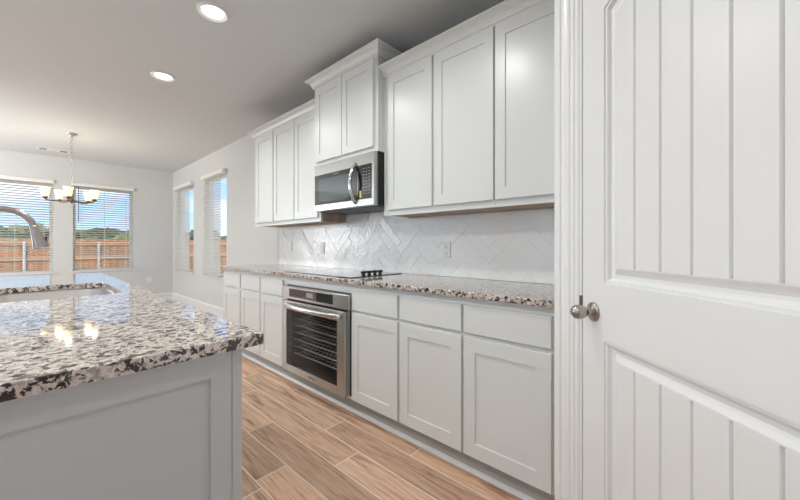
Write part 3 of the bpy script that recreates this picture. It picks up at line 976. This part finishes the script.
# island granite with sink cut-out
SX0, SX1, SY0, SY1 = -0.13, 0.322, 2.12, 2.835
TX0, TX1, TY0, TY1 = -0.98, 0.424, 0.872, 3.862
outer = [(TX0, TY0), (TX1, TY0), (TX1, TY1), (TX0, TY1)]
outer = rrect(TX0, TX1, TY0, TY1, 0.006, 3)
hole = rrect(SX0, SX1, SY0, SY1, 0.085, 10)
bm = B()
sheet_with_holes(bm, outer, [hole], lambda x, y: (x, y, 0.914))
ret = bmesh.ops.extrude_face_region(bm, geom=bm.faces[:])
bmesh.ops.translate(bm, verts=[v for v in ret['geom'] if isinstance(v, bmesh.types.BMVert)], vec=(0, 0, -0.0295))
es = [e for e in bm.edges if abs(e.verts[0].co.z - 0.914) < 1e-5 and abs(e.verts[1].co.z - 0.914) < 1e-5 and len(e.link_faces) == 2 and any(abs(f.normal.z) < 0.5 for f in e.link_faces)]
bm.normal_update()
es = [e for e in bm.edges if abs(e.verts[0].co.z - 0.914) < 1e-5 and abs(e.verts[1].co.z - 0.914) < 1e-5 and len(e.link_faces) == 2 and any(abs(f.normal.z) < 0.5 for f in e.link_faces)]
bmesh.ops.bevel(bm, geom=es, offset=0.003, segments=2, affect='EDGES', profile=0.5)
o = obj('island_countertop', bm, M_GRAN)
put(o, 'speckled granite island top with a sink cut-out, reflecting the windows', 'countertop')

# sink
sk = thing('kitchen_sink', 'stainless undermount sink set into the granite island top', 'sink', ((SX0 + SX1) / 2, (SY0 + SY1) / 2, 0.67))
bm = B()
prev = None
for i, z in ((-0.02, 0.8838), (-0.02, 0.8825), (-0.004, 0.882), (0.0, 0.878), (0.004, 0.72), (0.02, 0.695), (0.05, 0.688)):
    lp = [bm.verts.new((x, y, z)) for x, y in rrect(SX0 + i, SX1 - i, SY0 + i, SY1 - i, max(0.02, 0.085 - i * 0.3), 10)]
    if prev:
        m = len(lp)
        for k in range(m): bm.faces.new((prev[k], prev[(k + 1) % m], lp[(k + 1) % m], lp[k]))
    prev = lp
bm.faces.new(prev)
obj('basin', bm, M_SSINK, sk, True, autos=40)
obj('drain', lathe(B(), [(0.045, 0), (0.045, 0.004), (0.038, 0.005), (0.03, 0.002), (0.001, 0.002)], ((SX0 + SX1) / 2, (SY0 + SY1) / 2, 0.688), (0, 0, 1), 24), M_CHROME, sk, True, None, 40)

# faucet
FY = 2.45
fa = thing('kitchen_faucet', 'brushed nickel gooseneck faucet with pull-down head over the sink', 'faucet', (-0.179, FY, 0.9145))
obj('base', lathe(B(), [(0.030, 0), (0.030, 0.006), (0.024, 0.012), (0.021, 0.05), (0.019, 0.11), (0.0155, 0.125)], (-0.179, FY, 0.9145), (0, 0, 1), 24), M_NICKEL, fa, True, None, 40)
cxx, czz, rr = -0.079, 1.220, 0.100
pts = [(-0.179, FY, 1.03 + 0.02 * k) for k in range(9)]
TH = 15
pts += [(cxx - rr * math.cos(math.radians(a)), FY, czz + rr * math.sin(math.radians(a))) for a in range(5, 180 - TH + 1, 5)]
M_TAP = plain('tap_nickel', (0.42, 0.365, 0.335), 0.34, 1.0)
obj('spout', tube(B(), pts, 0.0135, 16), M_TAP, fa, True, None, 40)
hx, hz_ = pts[-1][0], pts[-1][2]
dx, dz = math.sin(math.radians(TH)), -math.cos(math.radians(TH))
hd = obj('spray_head', lathe(B(), [(0.0140, 0.0), (0.0158, 0.003), (0.0162, 0.012), (0.0180, 0.030), (0.0235, 0.070), (0.0305, 0.102), (0.0308, 0.110), (0.0270, 0.114), (0.001, 0.114)], (hx, FY, hz_), (dx, 0, dz), 28), M_TAP, fa, True, None, 40)
bc = Vector((hx + dx * 0.075 + 0.0235, FY - 0.008, hz_ + dz * 0.075 + 0.006))
obj('button', bx(bc.x - 0.003, bc.x + 0.004, bc.y - 0.007, bc.y + 0.007, bc.z - 0.015, bc.z + 0.013, 0.002), M_BLACK, hd, label='black spray button')
obj('lever', tube(B(), [(-0.179, FY + 0.02, 1.0), (-0.179, FY + 0.045, 1.005), (-0.179, FY + 0.10, 1.03)], [0.009, 0.008, 0.006], 10), M_NICKEL, fa, True, None, 40)

# ------------------------------------------------------------------ windows


def window_set(idx, mp, a0, a1, z0, z1, d_in, d_out, lab, sgn=1):
    """vinyl window in its opening: d_in is the room face of the wall, d_out the outside"""
    am, zm = (a0 + a1) / 2, (z0 + z1) / 2
    t = thing('window_%d' % idx, lab, 'window', mp(am, z0, d_out), kind='structure')
    fr = B()
    w = 0.042
    f0, f1 = d_out - 0.075, d_out - 0.01
    rings(fr, mp, [(a0 + w, a1 - w, z0 + w, z1 - w, f0), (a0 + 0.001, a1 - 0.001, z0 + 0.001, z1 - 0.001, f0), (a0 + 0.001, a1 - 0.001, z0 + 0.001, z1 - 0.001, f1), (a0 + w, a1 - w, z0 + w, z1 - w, f1), (a0 + w, a1 - w, z0 + w, z1 - w, f0)], False, False)
    bmesh.ops.remove_doubles(fr, verts=fr.verts[:], dist=1e-6)
    obj('window_frame', fr, M_VINYL, t)
    obj('pane', rings(B(), mp, [(a0 + w, a1 - w, z0 + w, z1 - w, d_out - 0.045), (a0 + w, a1 - w, z0 + w, z1 - w, d_out - 0.041)]), M_PANE, t)
    sl = B()
    rings(sl, mp, [(a0 + 0.001, a1 - 0.001, z0 + 0.0005, z0 + 0.018, f0 - 0.001), (a0 + 0.001, a1 - 0.001, z0 + 0.0005, z0 + 0.018, d_in)])
    rings(sl, mp, [(a0 - 0.035, a1 + 0.035, z0 - 0.002, z0 + 0.018, d_in - 0.0005), (a0 - 0.035, a1 + 0.035, z0 - 0.002, z0 + 0.018, d_in - 0.032), (a0 - 0.033, a1 + 0.033, z0, z0 + 0.016, d_in - 0.035)])
    obj('window_sill', sl, M_TRIM, t)
    return t


def blind(mp, a0, a1, z0, z1, dc, lab, tilt, wand=None, ladders=(0.12, 0.5, 0.88), vh=0.062, vx0=0.0, vx1=0.0, depth=0.046):
    """horizontal slats on ladder cords under a valance; dc is the depth of the slats' centre line"""
    t = thing('window_blind', lab, 'blind', mp((a0 + a1) / 2, z0, dc), 'white slatted blinds on the windows')
    obj('valance', rings(B(), mp, [(a0 - vx0, a1 + vx1, z1 - vh, z1, dc + 0.030), (a0 - vx0, a1 + vx1, z1 - vh, z1, dc - 0.032), (a0 - vx0 + 0.003, a1 + vx1 - 0.003, z1 - vh + 0.004, z1 - 0.004, dc - 0.036)]), M_VALANCE, t)
    bm = B()
    z = z0 + 0.045
    n = 0
    ct, st = math.cos(tilt), math.sin(tilt)
    while z < z1 - vh:
        h = depth / 2
        th = 0.0014
        ps = [(-h, -th), (0, -th + 0.0018), (h, -th), (h, th), (0, th + 0.0018), (-h, th)]
        A, Z = [], []
        for a in (a0, a1):
            A.append([bm.verts.new(mp(a, z + p * st + q * ct, dc + p * ct - q * st)) for p, q in ps])
        for i in range(6):
            j = (i + 1) % 6
            bm.faces.new((A[0][i], A[0][j], A[1][j], A[1][i]))
        bm.faces.new(A[0]); bm.faces.new(A[1])
        z += 0.0425
    obj('slats', bm, M_SLAT, t)
    obj('bottom_rail', rings(B(), mp, [(a0, a1, z0, z0 + 0.018, dc - 0.025), (a0, a1, z0, z0 + 0.018, dc + 0.025)]), M_SLAT, t)
    for f in ladders:
        a = a0 + (a1 - a0) * f
        bm = B()
        for dd in (-0.026, 0.026):
            rings(bm, mp, [(a - 0.0025, a + 0.0025, z0 + 0.01, z1 - vh, dc + dd), (a - 0.0025, a + 0.0025, z0 + 0.01, z1 - vh, dc + dd + 0.001)])
        obj('ladder_cord', bm, M_CORD, t)
    if wand:
        a, zb = wand
        obj('tilt_wand', tube(B(), [mp(a, z1 - vh, dc - 0.034), mp(a, zb, dc - 0.034)], 0.0055, 8), M_WAND, t, label='dark hanging tilt wand')
    return t


t = window_set(1, map_end, WF[0][0], WF[0][1], WF[0][2], WF[0][3], YF, YF + 0.14, 'wide window on the end wall nearer the corner, blind over fence view')
window_set(2, map_end, WF[1][0], WF[1][1], WF[1][2], WF[1][3], YF, YF + 0.14, 'wide window on the end wall behind the faucet, blind over fence view')
window_set(3, map_right, WR[0][0], WR[0][1], WR[0][2], WR[0][3], XW, XW + 0.14, 'narrow side window nearer the cabinets')
window_set(4, map_right, WR[1][0], WR[1][1], WR[1][2], WR[1][3], XW, XW + 0.14, 'narrow side window nearer the room corner')
window_set(5, map_right, 0.3, 2.9, 0.45, 2.27, XL, XL - 0.14 + 0.20, 'unseen wide window added across the room for fill light')  # out of view, put in as an opening for fill light
window_set(8, map_end, -3.3, -1.4, 0.02, 2.27, YF, YF + 0.14, 'tall glazed patio door on the end wall')
window_set(6, map_end, -3.0, -0.2, 0.5, 2.27, YB, YB - 0.14 + 0.20, 'unseen wide living room window added for fill light')  # unseen opening behind the camera, added for fill
window_set(7, map_right, 4.7, 7.1, 0.55, 2.27, XL, XL - 0.14 + 0.20, 'unseen dining side window added across the room for fill light')  # unseen opening on the left side, added for fill
blind(map_end, WF[0][0] + 0.006, WF[0][1] - 0.006, WF[0][2] + 0.02, 2.315, YF + 0.005, 'white slatted blind on the wide window near the corner, dark wand hanging', math.radians(-17), (0.628, 1.585), vx0=0.02, vx1=0.02)
blind(map_end, WF[1][0] + 0.006, WF[1][1] - 0.006, WF[1][2] + 0.02, 2.315, YF + 0.005, 'white slatted blind on the wide window behind the faucet', math.radians(-17), vx0=0.02, vx1=0.02)
blind(map_right, 5.800, WR[0][1] - 0.01, WR[0][2] + 0.02, 2.372, 2.090, 'white slatted blind on the narrow side window nearer the cabinets', math.radians(52), vx0=0.17, vx1=0.02, depth=0.044)
blind(map_right, 7.360, WR[1][1] - 0.01, WR[1][2] + 0.02, 2.372, 2.090, 'white slatted blind on the narrow side window by the corner', math.radians(52), vx0=0.14, vx1=0.02, depth=0.044)

# small wall fittings
t = thing('motion_sensor', 'small round white sensor on the wall near the room corner', 'sensor', (XW, 8.52, 2.33))
obj('housing', lathe(B(), [(0.05, 0.0), (0.05, 0.012), (0.044, 0.022), (0.030, 0.028), (0.001, 0.030)], (XW - 0.0005, 8.52, 2.356), (-1, 0, 0), 20), M_PLATE, t, True, None, 40)
obj('lens', lathe(B(), [(0.016, 0.026), (0.013, 0.036), (0.001, 0.038)], (XW - 0.0005, 8.52, 2.356), (-1, 0, 0), 14), plain('lens_grey', (0.45, 0.45, 0.45), 0.3), t, True)
t = thing('wall_outlet', 'white outlet low on the end wall between window and corner', 'outlet', (1.70, YF, 0.37))
obj('plate', rings(B(), map_end, [(1.655, 1.745, 0.370, 0.490, YF - 0.0005), (1.655, 1.745, 0.370, 0.490, YF - 0.004), (1.659, 1.741, 0.374, 0.486, YF - 0.007)]), M_PLATE, t)
for dz in (0.027, -0.027):
    obj('socket', lathe(B(), [(0.018, 0), (0.018, 0.002), (0.001, 0.002)], (1.70, YF - 0.007, 0.43 + dz), (0, -1, 0), 16), plain('socket_white', (0.72, 0.72, 0.71), 0.4), t)
t = thing('ceiling_vent', 'white ceiling air register with dark slots near the end wall', 'vent', (0.28, 8.05, ZC - 0.02))
bm = B()
box(bm, 0.08, 0.49, 7.93, 8.13, ZC - 0.008, ZC - 0.0005, 0.002)
obj('frame', bm, M_PLATE, t)
M_VENT = plain('vent_dark', (0.18, 0.18, 0.18), 0.6)
for xa in (0.125, 0.365):
    obj('slot', bx(xa, xa + 0.08, 7.98, 8.08, ZC - 0.0095, ZC - 0.0081), M_VENT, t, label='dark louvre slot')

# ------------------------------------------------------------------ recessed lights


def can(x, y, lab, power=1.0):
    t = thing('recessed_light', lab, 'ceiling light', (x, y, ZC - 0.012), 'recessed ceiling lights')
    obj('trim_ring', lathe(B(), [(0.100, 0.0), (0.099, -0.005), (0.094, -0.012), (0.088, -0.014), (0.066, -0.002), (0.064, 0.0)], (x, y, ZC - 0.0005), (0, 0, 1), 36, False), M_PLATE, t, True, None, 40)
    obj('lens', lathe(B(), [(0.0665, -0.0022), (0.04, -0.0026), (0.001, -0.003)], (x, y, ZC - 0.0005), (0, 0, 1), 32, False), M_LAMP, t, label='glowing white lens')
    lamp('can_light', 'SPOT', (x, y, ZC - 0.016), CAN_POWER * 4.0 * power, (0.965, 0.985, 0.955), (0, 0, 0), spot_size=math.radians(158), spot_blend=0.6, shadow_soft_size=0.075)


can(0.848, 2.489, 'round recessed ceiling light above the aisle, larger of the two in view', 1.3)
can(0.852, 3.776, 'round recessed ceiling light farther along towards the windows, smaller of the two', 1.3)
for x, y in ((0.85, 1.2), (-0.85, 1.2), (-0.85, 2.489), (-0.85, 3.776), (-0.85, -0.4), (-2.4, -0.4), (-2.4, 2.0)):  # unseen cans: island row inferred, the others added for more light
    can(x, y, 'round recessed ceiling light outside the view', (1.3 if x > 0 else 1.9) if y > 0 and x > -1 else 0.8)

# ------------------------------------------------------------------ chandelier
HX, HY = 0.415, 6.67
ch = thing('chandelier', 'five-arm chandelier with lit frosted glass shades before the end windows', 'chandelier', (HX, HY, 1.75))
obj('canopy', lathe(B(), [(0.001, 0), (0.066, -0.0005), (0.066, -0.008), (0.058, -0.020), (0.02, -0.028), (0.012, -0.04), (0.001, -0.04)], (HX, HY, ZC - 0.0005), (0, 0, 1), 28), M_SILVER, ch, True, None, 40)
bm = B()
z = ZC - 0.045
k = 0
while z > 1.985:
    rot = Matrix.Rotation(PI / 2 * (k % 2), 3, 'Z')
    ring = []
    for q in range(13):
        a = 2 * PI * q / 12
        p = rot @ Vector((0.0135 * math.cos(a), 0, 0.026 * math.sin(a)))
        ring.append((HX + p.x, HY + p.y, z - 0.026 + p.z))
    tube(bm, ring, 0.0042, 6, False)
    z -= 0.0435
    k += 1
obj('chain', bm, M_SILVER, ch, True)
obj('column', lathe(B(), [(0.005, 0.0), (0.010, -0.012), (0.008, -0.02), (0.008, -0.13), (0.014, -0.15), (0.022, -0.175), (0.026, -0.20), (0.020, -0.225), (0.010, -0.240), (0.001, -0.250)], (HX, HY, 1.995), (0, 0, 1), 20), M_BRONZE, ch, True, None, 50)
ax_f = Vector((math.sin(YAW - 0.773), math.cos(YAW - 0.773), 0))
for deg in (-101, -29, 43, 115, 187):
    # angles counted from straight away towards the windows
    view = Vector((HX, HY, 0)).normalized()
    side = Vector((view.y, -view.x, 0))
    d = view * math.cos(math.radians(deg)) + side * math.sin(math.radians(deg))
    R = 0.262
    c = Vector((HX, HY, 0))
    arm = tube(B(), [c + d * 0.02 + Vector((0, 0, 1.785)), c + d * 0.10 + Vector((0, 0, 1.772)), c + d * 0.19 + Vector((0, 0, 1.768)), c + d * 0.24 + Vector((0, 0, 1.773)), c + d * R + Vector((0, 0, 1.79))], 0.0085, 10)
    a = obj('arm', arm, M_BRONZE, ch, True, None, 50)
    e = c + d * R
    obj('cup', lathe(B(), [(0.010, 0), (0.024, 0.008), (0.028, 0.016), (0.028, 0.036), (0.022, 0.038)], (e.x, e.y, 1.785), (0, 0, 1), 20), M_BRONZE, a, True, None, 40)
    obj('shade', lathe(B(), [(0.024, 0.0), (0.033, 0.008), (0.040, 0.05), (0.047, 0.095), (0.055, 0.132), (0.053, 0.132), (0.045, 0.095), (0.038, 0.05), (0.030, 0.010)], (e.x, e.y, 1.815), (0, 0, 1), 24, False), M_SHADE, a, True, 'lit frosted glass shade', 60)
    lamp('bulb_light', 'POINT', (e.x, e.y, 1.955), 1.2, (1.0, 0.93, 0.80), shadow_soft_size=0.03)
    obj('bulb', lathe(B(), [(0.012, 0), (0.014, 0.02), (0.021, 0.045), (0.022, 0.06), (0.016, 0.08), (0.001, 0.088)], (e.x, e.y, 1.822), (0, 0, 1), 16), M_BULB, a, True, 'glowing bulb')


# ------------------------------------------------------------------ the yard
g = obj('ground', bx(-30, 34, YF + 0.3, 60, -0.5, -0.35), M_GRASS)
put(g, 'dry grass yard outside the windows', 'ground', kind='structure')
FYD, FZ0, FZ1 = 12.0, -0.35, 1.325
fe = thing('wooden_fence', 'tall orange-brown cedar board fence across the yard', 'fence', (2, FYD, FZ0))
bm = B()
x = -9.0
rf = random.Random(5)
while x < 16:
    box(bm, x, x + 0.134, FYD + 0.0, FYD + 0.018, FZ0, FZ1 + rf.uniform(-0.012, 0.012))
    x += 0.138
obj('boards', bm, M_FENCE, fe)
for z in (FZ0 + 0.25, 0.80, 1.165):
    obj('rail', bx(-9, 16, FYD - 0.045, FYD - 0.001, z, z + 0.085), M_RAIL, fe)
k = -7
while -0.06 + 1.32 * k < 15:
    xx = -0.06 + 1.32 * k
    if xx > -9: obj('post', tube(B(), [(xx, FYD - 0.075, FZ0), (xx, FYD - 0.075, 1.245)], 0.029, 10), M_POST, fe, True, 'pale metal post', 40)
    k += 1


def tree(x, y, h, w, kind, lab, seed):
    rt = random.Random(seed)
    z0 = -0.35
    t = thing('tree', lab, 'tree', (x, y, z0), 'trees beyond the fence')
    obj('trunk', tube(B(), [(x, y, z0), (x + 0.1, y, z0 + h * 0.3), (x, y, z0 + h * 0.6)], [0.16, 0.12, 0.07], 8), M_TRUNK, t, True)
    bm = B()
    for k in range(20):
        a = rt.uniform(0, 2 * PI)
        rr = rt.uniform(0, 0.30) * w
        zz = z0 + h * rt.uniform(0.40, 0.80)
        s = w * rt.uniform(0.14, 0.26)
        ret = bmesh.ops.create_icosphere(bm, subdivisions=3, radius=s, matrix=Matrix.Translation((x + rr * math.cos(a), y + rr * math.sin(a), zz)) @ Matrix.Diagonal((1.1, 1.1, 0.7, 1)))
        for v in ret['verts']:
            nn = noise.noise(v.co * 2.6) * 0.5 + noise.noise(v.co * 7.0) * 0.3
            c = Vector((x + rr * math.cos(a), y + rr * math.sin(a), zz))
            v.co = c + (v.co - c) * (1 + nn)
    obj('crown', bm, M_LEAF[kind], t)


spots = [(-3.2, 27, 2.25, 3.6, 1), (0.3, 27.5, 2.45, 3.6, 0), (3.7, 27, 2.2, 3.2, 2), (7.0, 27.5, 2.5, 3.6, 0), (10.4, 27, 2.3, 3.2, 1), (-7.0, 28, 2.4, 3.8, 0), (14.0, 28, 2.4, 3.6, 0), (-1.5, 33, 2.8, 4.0, 0), (2.6, 33, 2.7, 4.0, 1), (6.6, 34, 2.9, 4.0, 2), (19.5, 30, 2.5, 3.8, 1), (-6.4, 33.5, 2.8, 4.0, 1), (10.8, 35, 2.9, 4.2, 0), (4.6, 39, 3.3, 4.0, 0), (0.4, 39, 3.2, 4.2, 2), (-3.8, 39, 3.3, 4.2, 0), (8.8, 41, 3.3, 4.2, 1), (13.0, 41, 3.4, 4.4, 0)]
tlab = ['dark green bushy tree beyond the fence, seen through the blinds', 'olive green tree beyond the fence, seen through the blinds', 'pale green shrubby tree beyond the fence, seen through the blinds']
for i, (x, y, h, w, k) in enumerate(spots):
    tree(x, y, h, w, k, tlab[k], 40 + i)
